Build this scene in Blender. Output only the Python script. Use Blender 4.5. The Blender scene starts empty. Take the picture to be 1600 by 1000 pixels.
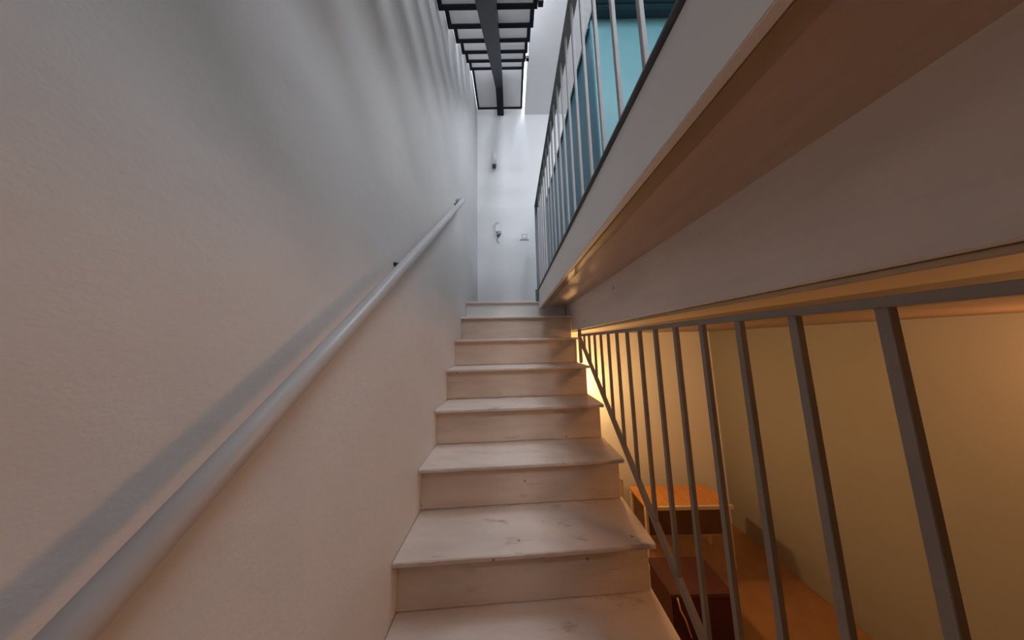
import bpy, bmesh, math, random
from mathutils import Vector, Matrix
random.seed(7)
S = bpy.context.scene
COL = S.collection
OZ = 2.166                     # height of the camera above the lower floor; shapes below are written relative to the eye

# ------------------------------------------------------------------ camera
cd = bpy.data.cameras.new('camera'); cam = bpy.data.objects.new('camera', cd); COL.objects.link(cam)
cd.sensor_fit = 'HORIZONTAL'; cd.sensor_width = 36.0; cd.lens = 326.937 / 1600.0 * 36.0
cd.clip_start = 0.01
tilt, yaw, roll = 0.10962, 0.00184, -0.02037
F = Vector((math.sin(yaw) * math.cos(tilt), math.cos(yaw) * math.cos(tilt), math.sin(tilt)))
R0 = Vector((math.cos(yaw), -math.sin(yaw), 0)); U0 = R0.cross(F)
R = math.cos(roll) * R0 + math.sin(roll) * U0
U = -math.sin(roll) * R0 + math.cos(roll) * U0
cam.matrix_world = Matrix(((R.x, U.x, -F.x, 0), (R.y, U.y, -F.y, 0), (R.z, U.z, -F.z, OZ), (0, 0, 0, 1)))
S.camera = cam

# ------------------------------------------------------------------ light and exposure
S.view_settings.view_transform = 'Standard'; S.view_settings.look = 'None'
S.view_settings.exposure = 0.0; S.view_settings.gamma = 1.0
S.view_settings.use_curve_mapping = False
W = bpy.data.worlds.new('sky'); S.world = W; W.use_nodes = True
W.node_tree.nodes['Background'].inputs[0].default_value = (0.62, 0.74, 1.0, 1)
W.node_tree.nodes['Background'].inputs[1].default_value = 1.0

def area(name, loc, aim, sx, sy, power, color):
    l = bpy.data.lights.new(name, 'AREA'); l.shape = 'RECTANGLE'; l.size = sx; l.size_y = sy
    l.energy = power; l.color = color
    o = bpy.data.objects.new(name, l); COL.objects.link(o); o.location = (loc[0], loc[1], loc[2] + OZ)
    o.rotation_euler = Vector(aim).to_track_quat('-Z', 'Y').to_euler()
    return o
area('skylight_daylight', (0.35, 1.7, 5.75), (0, 0, -1), 1.3, 1.8, 270, (0.78, 0.88, 1.0))
area('rooflight_daylight', (1.15, .85, 5.75), (-0.12, 0.10, -1), 1.5, 1.3, 92, (0.84, 0.91, 1.0))
area('window_daylight', (.30, -1.84, 2.65), (-0.02, 1, -0.5), .66, 1.02, 80, (0.88, 0.92, 1.0))
area('high_window_daylight', (2.5, .5, 4.35), (-1, 0.0, -0.9), 1.5, 1.6, 110, (0.86, 0.92, 1.0))

# ------------------------------------------------------------------ materials
def mat(name, col, rough=0.6, metal=0.0, var=0.0, vscale=3.0, bump=0.0, bscale=60.0, stretch=(1, 1, 1),
        stain=None, stain_scale=9.0, stain_lo=0.62, stain_hi=0.74, knots=None, emit=None):
    m = bpy.data.materials.new(name); m.use_nodes = True
    nt = m.node_tree; N = nt.nodes; Lk = nt.links; b = N['Principled BSDF']
    b.inputs['Base Color'].default_value = (*col, 1); b.inputs['Roughness'].default_value = rough
    b.inputs['Metallic'].default_value = metal
    if emit:
        b.inputs['Emission Color'].default_value = (*emit[:3], 1); b.inputs['Emission Strength'].default_value = emit[3]
    tc = N.new('ShaderNodeTexCoord'); mp = N.new('ShaderNodeMapping'); mp.inputs['Scale'].default_value = stretch
    Lk.new(tc.outputs['Object'], mp.inputs['Vector'])
    last = None
    def noise(scale, detail=4, rough_=0.55, vec=mp.outputs[0]):
        n = N.new('ShaderNodeTexNoise'); n.inputs['Scale'].default_value = scale
        n.inputs['Detail'].default_value = detail; n.inputs['Roughness'].default_value = rough_
        Lk.new(vec, n.inputs['Vector']); return n
    def mixin(a, fac, colour):
        x = N.new('ShaderNodeMix'); x.data_type = 'RGBA'
        Lk.new(fac, x.inputs[0])
        if a is None: x.inputs[6].default_value = (*col, 1)
        else: Lk.new(a, x.inputs[6])
        x.inputs[7].default_value = (*colour, 1); return x.outputs[2]
    def ramp(src, lo, hi, top=1.0):
        r = N.new('ShaderNodeMapRange'); r.inputs[1].default_value = lo; r.inputs[2].default_value = hi
        r.inputs[3].default_value = 0; r.inputs[4].default_value = top
        Lk.new(src, r.inputs[0]); return r.outputs[0]
    if var:
        last = mixin(last, ramp(noise(vscale).outputs['Fac'], 0.35, 0.7), tuple(c * (1 - var) for c in col))
    if stain:
        last = mixin(last, ramp(noise(stain_scale, 6, 0.65).outputs['Fac'], stain_lo, stain_hi, 0.8), stain)
    if knots:
        v = N.new('ShaderNodeTexVoronoi'); v.inputs['Scale'].default_value = knots[3]; v.inputs['Randomness'].default_value = 1.0
        Lk.new(tc.outputs['Object'], v.inputs['Vector'])
        last = mixin(last, ramp(v.outputs['Distance'], knots[4], knots[4] * 0.35, 0.8), knots[:3])
    if last is not None: Lk.new(last, b.inputs['Base Color'])
    if bump:
        bp = N.new('ShaderNodeBump'); bp.inputs['Strength'].default_value = bump; bp.inputs['Distance'].default_value = 0.01
        Lk.new(noise(bscale, 5, 0.6).outputs['Fac'], bp.inputs['Height']); Lk.new(bp.outputs[0], b.inputs['Normal'])
    return m

M = {}
M['plaster'] = mat('white_plaster', (0.74, 0.73, 0.72), 0.85, var=0.10, vscale=1.6, bump=0.22, bscale=14)
M['back_plaster'] = mat('smooth_white_plaster', (0.83, 0.83, 0.84), 0.85, var=0.04, vscale=1.2, bump=0.05, bscale=30)
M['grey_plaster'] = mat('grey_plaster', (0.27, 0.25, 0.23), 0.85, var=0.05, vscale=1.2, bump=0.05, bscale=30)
M['ceiling'] = mat('ceiling_paint', (0.83, 0.82, 0.82), 0.9, var=0.03, bump=0.05, bscale=25)
M['tread'] = mat('worn_white_tread_paint', (0.80, 0.69, 0.60), 0.5, var=0.16, vscale=4, stretch=(1, 3, 6), bump=0.10, bscale=22,
                 stain=(0.45, 0.33, 0.25), stain_scale=7, stain_lo=0.59, stain_hi=0.72, knots=(0.12, 0.08, 0.06, 9.0, 0.07))
M['riser'] = mat('worn_white_riser_paint', (0.76, 0.635, 0.53), 0.55, var=0.16, vscale=3, stretch=(1, 3, 5), bump=0.10, bscale=18,
                 stain=(0.44, 0.32, 0.24), stain_scale=5, stain_lo=0.60, stain_hi=0.78, knots=(0.24, 0.18, 0.14, 8.0, 0.07))
M['white_riser'] = mat('white_landing_riser', (0.86, 0.845, 0.83), 0.55, var=0.06, vscale=3, stretch=(1, 3, 5), knots=(0.4, 0.35, 0.32, 5.0, 0.04))  # top riser, lighter and more neutral than the risers below
M['soffit'] = mat('painted_soffit_boards', (0.66, 0.50, 0.38), 0.35, var=0.18, vscale=2.5, stretch=(6, 1, 1),
                  knots=(0.22, 0.13, 0.08, 4.0, 0.04))
M['beam'] = mat('painted_beam_wood', (0.85, 0.77, 0.71), 0.6, var=0.14, vscale=2.5, stretch=(1, 1, 4), bump=0.06, bscale=20,
                knots=(0.22, 0.17, 0.14, 6.0, 0.07))
M['fascia'] = mat('white_fascia_paint', (0.87, 0.84, 0.81), 0.5, var=0.10, vscale=2.0, knots=(0.2, 0.16, 0.14, 4.0, 0.02))
M['gloss_edge'] = mat('glossy_varnished_edge', (0.45, 0.32, 0.20), 0.10, var=0.15, vscale=4)
M['rail'] = mat('blue_grey_rail_paint', (0.15, 0.18, 0.20), 0.4, var=0.08, vscale=20)
M['rail_dark'] = mat('dark_rail_paint', (0.10, 0.125, 0.14), 0.45, var=0.1, vscale=20)
M['bar'] = mat('light_baluster_paint', (0.37, 0.37, 0.38), 0.45, var=0.08, vscale=20)
M['lowrail'] = mat('grey_lower_rail_paint', (0.32, 0.28, 0.24), 0.5, var=0.12, vscale=18)
M['steel'] = mat('dark_painted_steel', (0.009, 0.012, 0.019), 0.5, var=0.2, vscale=12, bump=0.03, bscale=60)
M['steel'].node_tree.nodes['Principled BSDF'].inputs['Specular IOR Level'].default_value = 0.2
M['panel'] = mat('pale_tread_panel', (0.70, 0.68, 0.68), 0.6, var=0.10, vscale=5)
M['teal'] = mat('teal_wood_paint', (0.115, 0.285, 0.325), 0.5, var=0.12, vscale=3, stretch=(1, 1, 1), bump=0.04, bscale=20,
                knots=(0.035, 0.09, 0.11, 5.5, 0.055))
M['teal_shaded'] = mat('shaded_teal_wood_paint', (0.03, 0.17, 0.235), 0.5, var=0.2, vscale=3, bump=0.04, bscale=20)  # the cabinet's teal with the side's shade put into the colour
M['hand'] = mat('pale_grey_handrail_paint', (0.55, 0.55, 0.56), 0.35, var=0.06, vscale=15)
M['iron'] = mat('dark_iron', (0.06, 0.06, 0.065), 0.5, var=0.2, vscale=30)
M['plastic'] = mat('white_plastic', (0.80, 0.80, 0.80), 0.35)
M['greyplastic'] = mat('grey_plastic', (0.10, 0.11, 0.13), 0.4)
M['frost'] = mat('frosted_glass_tube', (0.78, 0.77, 0.77), 0.25)
M['floor'] = mat('terracotta_floor', (0.30, 0.15, 0.07), 0.45, var=0.25, vscale=5, bump=0.05, bscale=15)
M['upper_floor'] = mat('brown_board_floor', (0.22, 0.15, 0.10), 0.5, var=0.12, vscale=4)
M['warm_plaster'] = mat('lower_plaster', (0.74, 0.71, 0.67), 0.85, var=0.06, vscale=1.5, bump=0.08, bscale=15)
M['orange'] = mat('orange_pine', (0.55, 0.24, 0.06), 0.4, var=0.3, vscale=6, stretch=(8, 1, 1))
M['darkwood'] = mat('dark_brown_wood', (0.11, 0.055, 0.03), 0.5, var=0.3, vscale=6)
M['cream'] = mat('cream_edge_paint', (0.62, 0.50, 0.34), 0.5, var=0.1)
M['maroon'] = mat('dark_maroon_paint', (0.06, 0.012, 0.01), 0.5, var=0.3, vscale=8)
M['bulb'] = mat('lit_bulb_glass', (1, 0.8, 0.5), 0.3, emit=(1.0, 0.58, 0.22, 360))
M['warm_fill'] = mat('warm_fill_glow', (1, 0.8, 0.6), 0.3, emit=(1.0, 0.47, 0.18, 18))  # glow of the added fill globe in the lower room
M['teal_trim_shade'] = mat('dark_teal_trim_and_shade', (0.014, 0.06, 0.085), 0.45, var=0.2, vscale=3)  # dark trim colour; also holds the shade under the overhanging top board
M['glass'] = mat('window_frame_white', (0.75, 0.75, 0.75), 0.4)

# ------------------------------------------------------------------ mesh helpers
def bx(bm, x0, x1, y0, y1, z0, z1, skew=0.0):
    vs = [bm.verts.new((x, y + skew * x, z)) for z in (z0, z1) for y in (y0, y1) for x in (x0, x1)]
    for q in ((0, 2, 3, 1), (4, 5, 7, 6), (0, 1, 5, 4), (2, 6, 7, 3), (0, 4, 6, 2), (1, 3, 7, 5)):
        bm.faces.new([vs[i] for i in q])
    return vs
def prism(bm, prof, axis, a, b):
    """prof: list of 2-D points; axis 'x' extrudes (y,z) from a to b, 'z' extrudes (x,y), 'y' extrudes (x,z)"""
    def P(p, t):
        return (t, p[0], p[1]) if axis == 'x' else (p[0], p[1], t) if axis == 'z' else (p[0], t, p[1])
    A = [bm.verts.new(P(p, a)) for p in prof]; B = [bm.verts.new(P(p, b)) for p in prof]
    n = len(prof)
    bm.faces.new(A); bm.faces.new(B[::-1])
    for i in range(n): bm.faces.new((A[i], B[i], B[(i + 1) % n], A[(i + 1) % n]))
def tube(bm, pts, r, n=12, cap=True):
    pts = [Vector(p) for p in pts]; rings = []
    for i, p in enumerate(pts):
        t = (pts[min(i + 1, len(pts) - 1)] - pts[max(i - 1, 0)]).normalized()
        u = t.cross(Vector((0, 0, 1)) if abs(t.z) < 0.95 else Vector((1, 0, 0))).normalized(); v = t.cross(u)
        rr = r[i] if isinstance(r, (list, tuple)) else r
        rings.append([bm.verts.new(p + rr * (math.cos(2 * math.pi * k / n) * u + math.sin(2 * math.pi * k / n) * v)) for k in range(n)])
    for a, b in zip(rings, rings[1:]):
        for k in range(n): bm.faces.new((a[k], a[(k + 1) % n], b[(k + 1) % n], b[k]))
    if cap: bm.faces.new(rings[0][::-1]); bm.faces.new(rings[-1])
def bar(bm, p, q, w, h=None, up=(0, 0, 1)):
    """square bar between two points"""
    h = h or w; p = Vector(p); q = Vector(q); t = (q - p).normalized()
    u = t.cross(Vector(up)); u = (u if u.length > 1e-3 else t.cross(Vector((1, 0, 0)))).normalized(); v = u.cross(t)
    A = [bm.verts.new(c + sx * u * w / 2 + sy * v * h / 2) for c in (p, q) for sx, sy in ((-1, -1), (1, -1), (1, 1), (-1, 1))]
    for f in ((3, 2, 1, 0), (4, 5, 6, 7), (0, 1, 5, 4), (1, 2, 6, 5), (2, 3, 7, 6), (3, 0, 4, 7)): bm.faces.new([A[i] for i in f])
def obj(name, fill, m, parent=None, bevel=0.0, seg=2, smooth=False):
    bm = bmesh.new(); fill(bm)
    bmesh.ops.recalc_face_normals(bm, faces=bm.faces)
    if bevel:
        bmesh.ops.bevel(bm, geom=[e for e in bm.edges if e.calc_face_angle(0) > 0.5], offset=bevel, segments=seg, affect='EDGES', clamp_overlap=True)
    me = bpy.data.meshes.new(name); 
    off = Vector((0, 0, OZ))
    if parent is not None: off = off - parent.location
    else: pass
    bmesh.ops.translate(bm, vec=off, verts=bm.verts)
    if smooth:
        for f in bm.faces: f.smooth = True
    bm.to_mesh(me); bm.free()
    me.materials.append(M[m] if isinstance(m, str) else m)
    o = bpy.data.objects.new(name, me); COL.objects.link(o)
    if parent is not None:
        o.parent = parent
    return o
def sub(name, fill, m, part, **k):
    """a sub-part under a part mesh (parts sit at their thing's origin)"""
    root = part.parent
    o = obj(name, fill, m, root, **k); o.parent = part; return o
def thing(name, label, cat, loc, group=None):
    o = bpy.data.objects.new(name, None); COL.objects.link(o); o.empty_display_size = 0.1
    o.location = (loc[0], loc[1], loc[2] + OZ); o['label'] = label; o['category'] = cat
    if group: o['group'] = group
    return o
def struct(name, fill, m, **k):
    o = obj(name, fill, m, **k); o['kind'] = 'structure'; return o
def tag(o, label, cat, group=None):
    o['label'] = label; o['category'] = cat
    if group: o['group'] = group
    return o

# ------------------------------------------------------------------ measured scene (metres, eye at 0,0,0)
A, B, BR = 0.4426, 0.5272, 0.5172            # left wall, tread right edge, riser right edge
G, Y0, Z0, OV, TH, SK, RISE = 0.1940, 0.6571, -0.9661, 0.0409, 0.0165, 0.0503, 0.2
YB, XR, YF, FL, ZU = 2.714, 2.55, -1.90, -2.166, 0.5105   # back wall, right wall, front wall, lower floor, upper floor
ZLAND, ZC, ZT, CE = 0.407, 3.3146, 3.41, 0.25               # landing, ceiling, top floor, ceiling edge at the stairwell
ZRF = 5.9
C, FX, BE, ZD, ZS = 0.2617, 0.2727, 0.5625, 0.0993, 0.338  # rail line, fascia, beam face, beam bottom, overhang soffit

# ------------------------------------------------------------------ the setting
struct('floor', lambda b: bx(b, -A - .15, XR + .15, YF - .15, YB + .15, FL - .12, FL), 'floor')
def plaster_wall(b):
    bx(b, -A - .15, -A, YF - .15, YB + .15, FL, ZRF)
struct('wall_left', plaster_wall, 'plaster')
struct('wall_back', lambda b: bx(b, -A, XR, YB, YB + .15, FL, ZRF), 'back_plaster')
def right_wall(b):
    bx(b, XR, XR + .15, YF - .15, -.3, FL, ZRF); bx(b, XR, XR + .15, 1.3, YB + .15, FL, ZRF)
    bx(b, XR, XR + .15, -.3, 1.3, FL, 3.5); bx(b, XR, XR + .15, -.3, 1.3, 5.2, ZRF)
struct('wall_right', right_wall, 'grey_plaster')
def front_wall(b):
    wx0, wx1, wz0, wz1 = -.05, .65, 2.12, 3.18
    bx(b, -A, wx0, YF - .15, YF, FL, ZRF); bx(b, wx1, XR, YF - .15, YF, FL, ZRF)
    bx(b, wx0, wx1, YF - .15, YF, FL, wz0); bx(b, wx0, wx1, YF - .15, YF, wz1, ZRF)
struct('wall_front', front_wall, 'grey_plaster')
def ceil(b):
    bx(b, CE, XR, 1.5, YB, ZC, ZT); bx(b, -A, XR, YF, -.7, ZC, ZT); bx(b, 2.05, XR, -.7, 1.5, ZC, ZT)
struct('ceiling', ceil, 'ceiling')
def roof(b):
    bx(b, -A, XR, YF, -.55, ZRF - .1, ZRF); bx(b, 2.0, XR, -.55, YB, ZRF - .1, ZRF)
    bx(b, -A, 2.0, 2.66, YB, ZRF - .1, ZRF); bx(b, -A, -.35, -.55, 2.66, ZRF - .1, ZRF)
struct('ceiling_top', roof, 'ceiling')
# upper floor: deep part over the lower room, an unseen strip added behind the viewer that shades the lowest steps, the landing
def upper_floor(b):
    bx(b, BE, XR, YF, YB, ZD, ZU)
    bx(b, -A, BE, YF, -.15, .36, ZU)
    bx(b, .46, BE, 2.115, YB, .2, ZU)
struct('floor_upper', upper_floor, 'upper_floor')
struct('floor_landing', lambda b: bx(b, -A + .003, .455, 2.115, YB, .18, ZLAND - .004), 'upper_floor')
# overhanging edge of the upper floor along the stairs
struct('trim_1', lambda b: bx(b, FX, FX + .02, -.149, 2.062, ZS, ZU - .001), 'fascia', bevel=.002)
struct('trim_2', lambda b: bx(b, FX + .02, FX + .062, -.149, 2.062, ZS + .0005, ZS + .02), 'gloss_edge', bevel=.002)
struct('trim_5', lambda b: bx(b, FX + .062, BE - .02, -.149, 2.05, ZS + .006, ZU - .004), 'soffit')
struct('trim_3', lambda b: bx(b, BE - .02, BE, -.149, 2.07, ZD, ZS + .01), 'beam', bevel=.002)
struct('trim_4', lambda b: bx(b, BE, BE + .16, -1.8, 2.66, ZD - .012, ZD - .0005), 'cream', bevel=.002)

# ------------------------------------------------------------------ the lower staircase
st = thing('staircase', 'white painted wooden stairs with worn treads climbing beside the plaster wall', 'staircase', (0, .6, FL))
def tread_mesh(k, z, y_back, x1, seed):
    rnd = random.Random(seed)
    def f(b):
        n = 44; rows = []
        x0 = -A + .0035
        for i in range(n + 1):
            x = x0 + (x1 - x0) * i / n
            yn = Y0 + k * G + SK * x
            ch = rnd.random()
            c1 = .0018 + (.0055 * rnd.random() if ch < .10 else 0)
            wob = (rnd.random() - .5) * .0012
            prof = [(y_back + SK * x, z - TH), (yn + .001, z - TH), (yn + wob, z - TH + .002), (yn + wob, z - .002 - c1), (yn + .001 + c1, z), (y_back + SK * x, z)]
            rows.append([b.verts.new((x, py, pz)) for py, pz in prof])
        m = len(rows[0])
        for r0, r1 in zip(rows, rows[1:]):
            for j in range(m): b.faces.new((r0[j], r1[j], r1[(j + 1) % m], r0[(j + 1) % m]))
        b.faces.new(rows[0]); b.faces.new(rows[-1][::-1])
    return f
def riser_mesh(k, ry, xr, z0, z1):
    rnd = random.Random(300 + k)
    def f(b):
        n = 20; rows = []; x0 = -A + .0008
        for i in range(n + 1):
            x = x0 + (xr - x0) * i / n; y = ry + SK * x; g = .003 + .002 * rnd.random()
            rows.append([b.verts.new((x, yy_, zz)) for yy_, zz in ((y + .016, z0), (y + .007, z0), (y + .007, z0 + g), (y, z0 + g + .001), (y, z1), (y + .016, z1))])
        for r0, r1 in zip(rows, rows[1:]):
            for j in range(6): b.faces.new((r0[j], r1[j], r1[(j + 1) % 6], r0[(j + 1) % 6]))
        b.faces.new(rows[0]); b.faces.new(rows[-1][::-1])
    return f
for k in range(-5, 8):
    z = Z0 + k * RISE if k < 7 else ZLAND
    zlow = Z0 + (k - 1) * RISE
    x1 = B if k < 6 else (BE - .025 if k == 6 else BE - .022)
    yb = Y0 + (k + 1) * G + OV + .016 if k < 7 else 2.112
    obj('tread', tread_mesh(k, z, yb, x1, 100 + k), 'tread', st)
    xr = BR if k < 6 else .535 if k == 6 else BE - .022
    ry = Y0 + k * G + OV
    obj('riser', riser_mesh(k, ry, xr, zlow, z - TH), 'riser' if k < 7 else 'white_riser', st)
obj('side_post', lambda b: bx(b, .549, .5632, 1.172, 1.20, -1.30, -.718), 'cream', st, bevel=.003)

# ------------------------------------------------------------------ wall handrail
hr = thing('handrail', 'pale grey round handrail slanting up the left plaster wall', 'handrail', (-A, .8, .35))
HX = -A + .07
hz = lambda y: .109 + (y - .541) * 1.0085
obj('rail', lambda b: tube(b, [(HX, -.55, hz(-.55)), (HX, .5, hz(.5)), (HX, 1.58, hz(1.58)), (HX - .006, 1.606, hz(1.606)), (HX - .03, 1.622, hz(1.61)), (-A + .001, 1.63, hz(1.61))], .0175, 16), 'hand', hr, smooth=True)
for y in (-.25, .75, 1.56):
    br = obj('bracket', lambda b: tube(b, [(-A + .002, y + .02, hz(y) - .012), (HX - .02, y + .01, hz(y) - .016), (HX, y, hz(y) - .008)], .0055, 10), 'iron', hr, smooth=True)
    sub('wall_plate', lambda b: tube(b, [(-A + .0005, y + .02, hz(y) - .012), (-A + .007, y + .02, hz(y) - .012)], .0085, 16), 'iron', br)

# ------------------------------------------------------------------ upper railing
ur = thing('upper_railing', 'pale grey metal railing with slim balusters along the upper floor edge', 'railing', (C, .7, ZU))
BY, BS, ZRL = .3548, .0929, 1.4098
obj('bottom_bar', lambda b: bx(b, C, C + .034, -.148, 2.03, ZU + .0005, ZU + .0065), 'rail_dark', ur, bevel=.001, seg=1)
obj('top_rail', lambda b: bx(b, C - .002, C + .036, -.148, 2.045, ZRL - .008, ZRL + .004), 'rail', ur, bevel=.0015, seg=1)
bal = None
for i in range(-5, 17):
    y = BY + i * BS
    if bal is None:
        bal = obj('baluster', lambda b: bx(b, C + .008, C + .0178, y - .005, y + .005, ZU + .006, ZRL - .007), 'bar', ur, bevel=.001, seg=1); ybal = y
    else:
        c = bal.copy(); COL.objects.link(c); c.location.y += y - ybal
obj('end_post', lambda b: bx(b, C - .001, C + .028, 2.012, 2.042, ZLAND + .001, ZRL - .007), 'rail', ur, bevel=.0015, seg=1)
obj('post_foot', lambda b: bx(b, C - .018, C + .03, 2.018, 2.06, ZLAND + .0005, ZU + .012), 'rail', ur, bevel=.002, seg=1)

# ------------------------------------------------------------------ lower triangular guard rail
lr = thing('lower_railing', 'grey metal railing filling the triangle between stairs and floor beam', 'railing', (.556, 1.2, 0))
LX = .5445
dg = lambda y: .02 + (y - 1.68) * .93
obj('top_bar', lambda b: bx(b, LX - .012, LX + .012, -.2, 1.695, .040, .056), 'lowrail', lr, bevel=.001, seg=1)
obj('diagonal_bar', lambda b: bar(b, (LX, -.2, dg(-.2)), (LX, 1.69, dg(1.69) + .006), .018, .026), 'lowrail', lr, bevel=.001, seg=1)
obj('end_post', lambda b: bx(b, LX - .01, LX + .01, 1.672, 1.70, -.168, ZD + .001), 'lowrail', lr, bevel=.001, seg=1)
for i in range(18):
    y = 1.582 - i * .0985
    if y < -.19: break
    obj('baluster', lambda b: bx(b, LX - .0065, LX + .0065, y - .0065, y + .0065, dg(y), .041), 'lowrail', lr, bevel=.001, seg=1)

# ------------------------------------------------------------------ steel flight overhead
fs = thing('steel_staircase', 'dark steel overhead stair flight with pale panels on a single central spine beam', 'staircase', (-.1, 1.6, 2.3))
steps = [(.935, 1.965), (1.139, 2.168), (1.336, 2.373), (1.553, 2.610), (1.766, 2.840), (1.960, 3.040), (2.150, 3.232)]
for j in range(1, 7): steps.insert(0, (.935 - .203 * j, 1.965 - .207 * j))
FXL, FXR = -.436, .209
def step_frame(b, x0, x1, y0, y1, z, side=.03, back=.024, h=.03):
    bx(b, x0, x1, y1 - back, y1, z, z + h); bx(b, x0, x1, y0, y0 + back, z, z + h)
    bx(b, x0, x0 + side, y0 + back, y1 - back, z, z + h); bx(b, x1 - side, x1, y0 + back, y1 - back, z, z + h)
for y, z in steps:
    fr = obj('tread_frame', lambda b: step_frame(b, FXL, FXR, y - .265, y, z), 'steel', fs, bevel=.001, seg=1)
    for xa, xb in ((FXL + .0305, -.1), (-.1, FXR - .0305)):
        sub('tread_panel', lambda b: bx(b, xa + .0003, xb - .0003, y - .2405, y - .0245, z + .006, z + .034), 'panel', fr)
ZLN = 3.412
fr = obj('landing_frame', lambda b: step_frame(b, FXL, FXR + .01, 2.10, YB - .002, ZLN, .028, .024, .03), 'steel', fs, bevel=.001, seg=1)
for xa, xb in ((FXL + .0285, -.1), (-.1, FXR + .01 - .0285)):
    sub('landing_panel', lambda b: bx(b, xa + .0003, xb - .0003, 2.1245, YB - .0265, ZLN + .006, ZLN + .034), 'panel', fr)
def spine(b):
    low = [(-.50, .512), (-.31, .512), (-.305, .516), (.827, 1.63), (2.38, 3.303), (YB - .001, 3.303)]
    top = [(YB - .001, ZLN - .001), (2.31, ZLN - .001), (2.24, 3.342), (-.50, .625)]
    prism(b, low + top, 'x', -.146, -.054)
obj('spine_beam', spine, 'steel', fs, bevel=.003)
for y, z in (steps[7], steps[11]):
    p = obj('rail_post', lambda b: bx(b, FXR + .014, FXR + .030, y - .045, y - .029, z - .01, z + .85), 'hand', fs)
    sub('post_clamp', lambda b: bx(b, FXR + .0005, FXR + .033, y - .05, y - .024, z - .030, z + .004), 'steel', p)

# ------------------------------------------------------------------ teal wooden enclosure on the upper floor
tc = thing('teal_cabinet', 'teal painted wooden cabinet with overhanging top behind the upper railing', 'cabinet', (1.2, 1.6, ZU))
TX, TY, TZ = .50, 1.03, 1.885
obj('side_panel', lambda b: bx(b, TX, TX + .02, TY + .0205, 2.66, ZU + .001, TZ - .03), 'teal_shaded', tc, bevel=.001, seg=1)
obj('side_trim', lambda b: bx(b, TX - .012, TX + .02, TY + .0205, 2.66, TZ - .03, TZ), 'teal_trim_shade', tc, bevel=.002, seg=1)
for i in range(5):
    xa = TX + i * .30
    obj('front_board', lambda b: bx(b, xa + .0006, xa + .2994, TY, TY + .02, ZU + .001, TZ - .0005), 'teal', tc, bevel=.0015, seg=1)
obj('back_panel', lambda b: bx(b, TX + .0205, TX + 1.5, 2.64, 2.66, ZU + .001, TZ), 'teal_shaded', tc)
obj('right_panel', lambda b: bx(b, TX + 1.48, TX + 1.5, TY + .0205, 2.6395, ZU + .001, TZ), 'teal_shaded', tc)
tp = obj('top_board', lambda b: bx(b, TX - .004, TX + 1.52, TY - .16, 1.55, TZ + .0005, TZ + .03), 'teal_trim_shade', tc, bevel=.002, seg=1)
sub('top_batten', lambda b: bx(b, TX - .004, TX + 1.52, TY - .055, TY - .035, TZ - .010, TZ), 'teal_trim_shade', tp, bevel=.002, seg=1)

# ------------------------------------------------------------------ fittings on the back wall
sc = thing('wall_sconce', 'slim frosted wall light with dark cap high on the end wall', 'wall light', (-.2, YB, 2.44))
yy = YB - .045
obj('glass_tube', lambda b: tube(b, [(-.20, yy, 2.47), (-.20, yy, 2.64), (-.20, yy, 2.655)], [.032, .032, .022], 20), 'frost', sc, smooth=True)
obj('dark_cap', lambda b: tube(b, [(-.20, yy, 2.432), (-.20, yy, 2.438), (-.20, yy, 2.47)], [.014, .024, .030], 20), 'iron', sc, smooth=True)
obj('wall_arm', lambda b: tube(b, [(-.20, yy, 2.50), (-.20, YB - .001, 2.50)], .010, 10), 'iron', sc)
ph = thing('door_phone', 'white wall door phone with handset and dangling cord on the end wall', 'intercom', (-.157, YB, 1.55))
obj('base_plate', lambda b: bx(b, -.200, -.112, YB - .022, YB - .0005, 1.475, 1.665), 'plastic', ph, bevel=.006)
def handset(b):
    prism(b, [(YB - .030, 1.49), (YB - .052, 1.50), (YB - .050, 1.545), (YB - .040, 1.56), (YB - .040, 1.605), (YB - .052, 1.62), (YB - .054, 1.66), (YB - .030, 1.672), (YB - .0225, 1.655), (YB - .0225, 1.50)], 'x', -.190, -.152)
obj('handset', handset, 'plastic', ph, bevel=.004)
for dx, dz in ((-.138, 1.475), (-.125, 1.475), (-.138, 1.495), (-.125, 1.495)):
    obj('button', lambda b: bx(b, dx - .005, dx + .005, YB - .026, YB - .0225, dz - .005 + .012, dz + .005 + .012), 'greyplastic', ph)
obj('hook', lambda b: bx(b, -.176, -.136, YB - .040, YB - .001, 1.445, 1.4745), 'greyplastic', ph, bevel=.004)
cord = [(-.165 + .012 * math.sin(t * 9), YB - .02 + .008 * math.cos(t * 9), 1.445 - .11 * t + (.0)) for t in [i / 40 for i in range(41)]]
obj('cord', lambda b: tube(b, cord, .0035, 6), 'greyplastic', ph, smooth=True)
sw = thing('light_switch', 'white light switch with a dark inner frame on the end wall', 'switch', (.195, YB, 1.438))
obj('cover_plate', lambda b: bx(b, .137, .255, YB - .009, YB - .0005, 1.395, 1.477), 'plastic', sw, bevel=.003)
def ring(b):
    for q in ((.160, .232, 1.409, 1.414), (.160, .232, 1.460, 1.465), (.160, .165, 1.414, 1.460), (.227, .232, 1.414, 1.460)):
        bx(b, q[0], q[1], YB - .0115, YB - .0092, q[2], q[3])
obj('inner_frame', ring, 'greyplastic', sw)
obj('rocker', lambda b: bx(b, .1655, .2265, YB - .0125, YB - .0092, 1.4145, 1.4595), 'plastic', sw, bevel=.001, seg=1)
obj('shade_strip', lambda b: bx(b, .137, .255, YB - .010, YB - .0005, 1.3895, 1.3945), 'greyplastic', sw)  # grey strip standing in for the shade line under the plate

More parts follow.
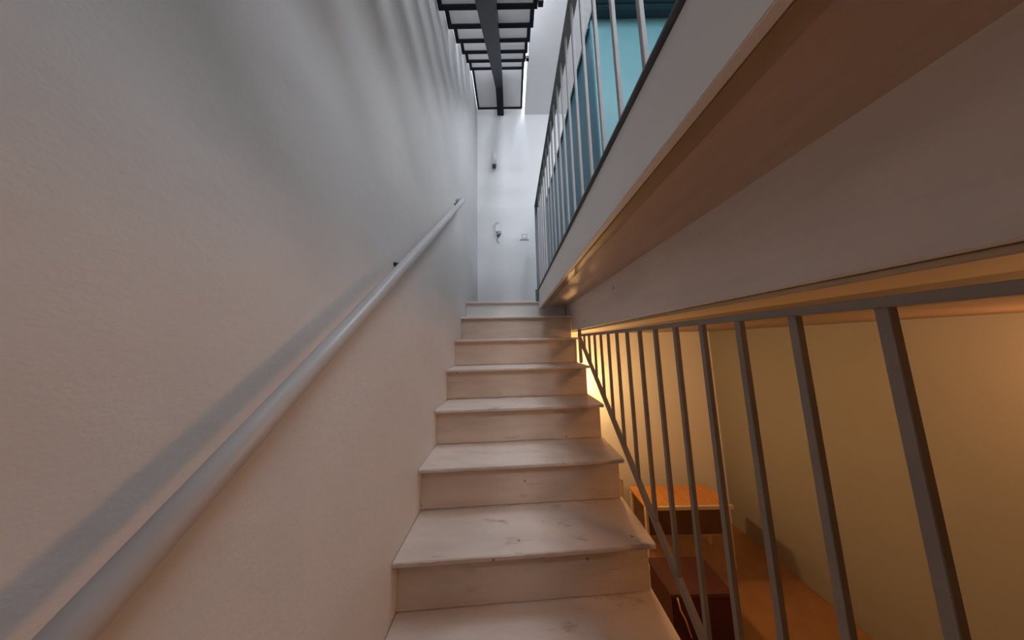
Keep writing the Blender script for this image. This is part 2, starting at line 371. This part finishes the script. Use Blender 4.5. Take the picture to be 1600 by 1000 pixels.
# ------------------------------------------------------------------ lower room
lb = thing('wall_lamp', 'lit warm globe lamp low on the end wall behind the stairs', 'lamp', (.74, YB, -.5))
obj('globe', lambda b: tube(b, [(.74, 2.36, -.5 + .05 * math.sin(a)) for a in [-1.5 + 3.0 * i / 10 for i in range(11)]], [.05 * math.cos(-1.5 + 3.0 * i / 10) for i in range(11)], 18), 'bulb', lb, smooth=True)
obj('arm', lambda b: tube(b, [(.74, YB - .001, -.56), (.74, 2.45, -.585), (.74, 2.36, -.556)], .008, 10), 'iron', lb, smooth=True)
ct = thing('console_table', 'low wooden table with orange top and dark front below the railing', 'table', (1.55, 2.35, FL))
obj('table_top', lambda b: bx(b, 1.26, 2.1, 2.216, 2.50, -1.625, -1.60), 'orange', ct, bevel=.003)
obj('front_edge', lambda b: bx(b, 1.252, 2.1, 2.198, 2.2155, -1.632, -1.598), 'cream', ct, bevel=.003)
obj('apron', lambda b: bx(b, 1.285, 2.08, 2.222, 2.245, -1.86, -1.6255), 'darkwood', ct)
obj('side_apron', lambda b: bx(b, 1.285, 1.30, 2.2455, 2.49, -1.86, -1.6255), 'darkwood', ct)
for x, y in ((1.262, 2.218), (2.055, 2.218), (1.262, 2.462), (2.055, 2.462)):
    obj('leg', lambda b: bx(b, x, x + .022, y, y + .03, FL + .0005, -1.6255), 'cream', ct)
bxx = thing('storage_box', 'dark maroon box on the lower floor beside the bottom steps', 'box', (1.35, 1.87, FL))
obj('box_body', lambda b: bx(b, 1.13, 1.58, 1.74, 2.0, FL + .0005, -1.88), 'maroon', bxx, bevel=.006)
obj('box_lid', lambda b: bx(b, 1.12, 1.59, 1.73, 2.01, -1.8795, -1.85), 'maroon', bxx, bevel=.006)
obj('cord', lambda b: tube(b, [(1.16, 1.725, -1.86), (1.17, 1.72, -1.93), (1.20, 1.72, -1.99), (1.23, 1.72, -2.10)], .006, 8), 'cream', bxx, smooth=True)
pl = thing('added_warm_globe', 'unseen globe added under the lower room ceiling for warm light', 'lamp', (2.2, .45, ZD))  # out-of-view globe, added to warm the treads and the lower wall
obj('fill_globe_base', lambda b: tube(b, [(2.2, .45, ZD - .001), (2.2, .45, ZD - .05)], .05, 20), 'plastic', pl)
obj('globe', lambda b: tube(b, [(2.2, .45, -.145 + .20 * math.sin(-1.5 + 3.0 * i / 12)) for i in range(13)], [.20 * math.cos(-1.5 + 3.0 * i / 12) for i in range(13)], 20), 'warm_fill', pl, smooth=True)

# window in the front wall that lets in the upper floor's daylight
def wframe(b):
    x0, x1, z0, z1 = -.05, .65, 2.12, 3.18
    y0, y1 = YF - .10, YF - .04
    bx(b, x0 + .001, x0 + .06, y0, y1, z0 + .001, z1 - .001); bx(b, x1 - .06, x1 - .001, y0, y1, z0 + .001, z1 - .001)
    bx(b, x0 + .06, x1 - .06, y0, y1, z0 + .001, z0 + .06); bx(b, x0 + .06, x1 - .06, y0, y1, z1 - .06, z1 - .001)
    bx(b, .28, .32, y0, y1, z0 + .06, z1 - .06)
struct('window_1', wframe, 'glass')
def wframe2(b):
    y0, y1, z0, z1 = -.3, 1.3, 3.5, 5.2
    x0, x1 = XR + .03, XR + .09
    bx(b, x0, x1, y0 + .001, y0 + .06, z0 + .001, z1 - .001); bx(b, x0, x1, y1 - .06, y1 - .001, z0 + .001, z1 - .001)
    bx(b, x0, x1, y0 + .06, y1 - .06, z0 + .001, z0 + .06); bx(b, x0, x1, y0 + .06, y1 - .06, z1 - .06, z1 - .001)
struct('window_2', wframe2, 'glass')
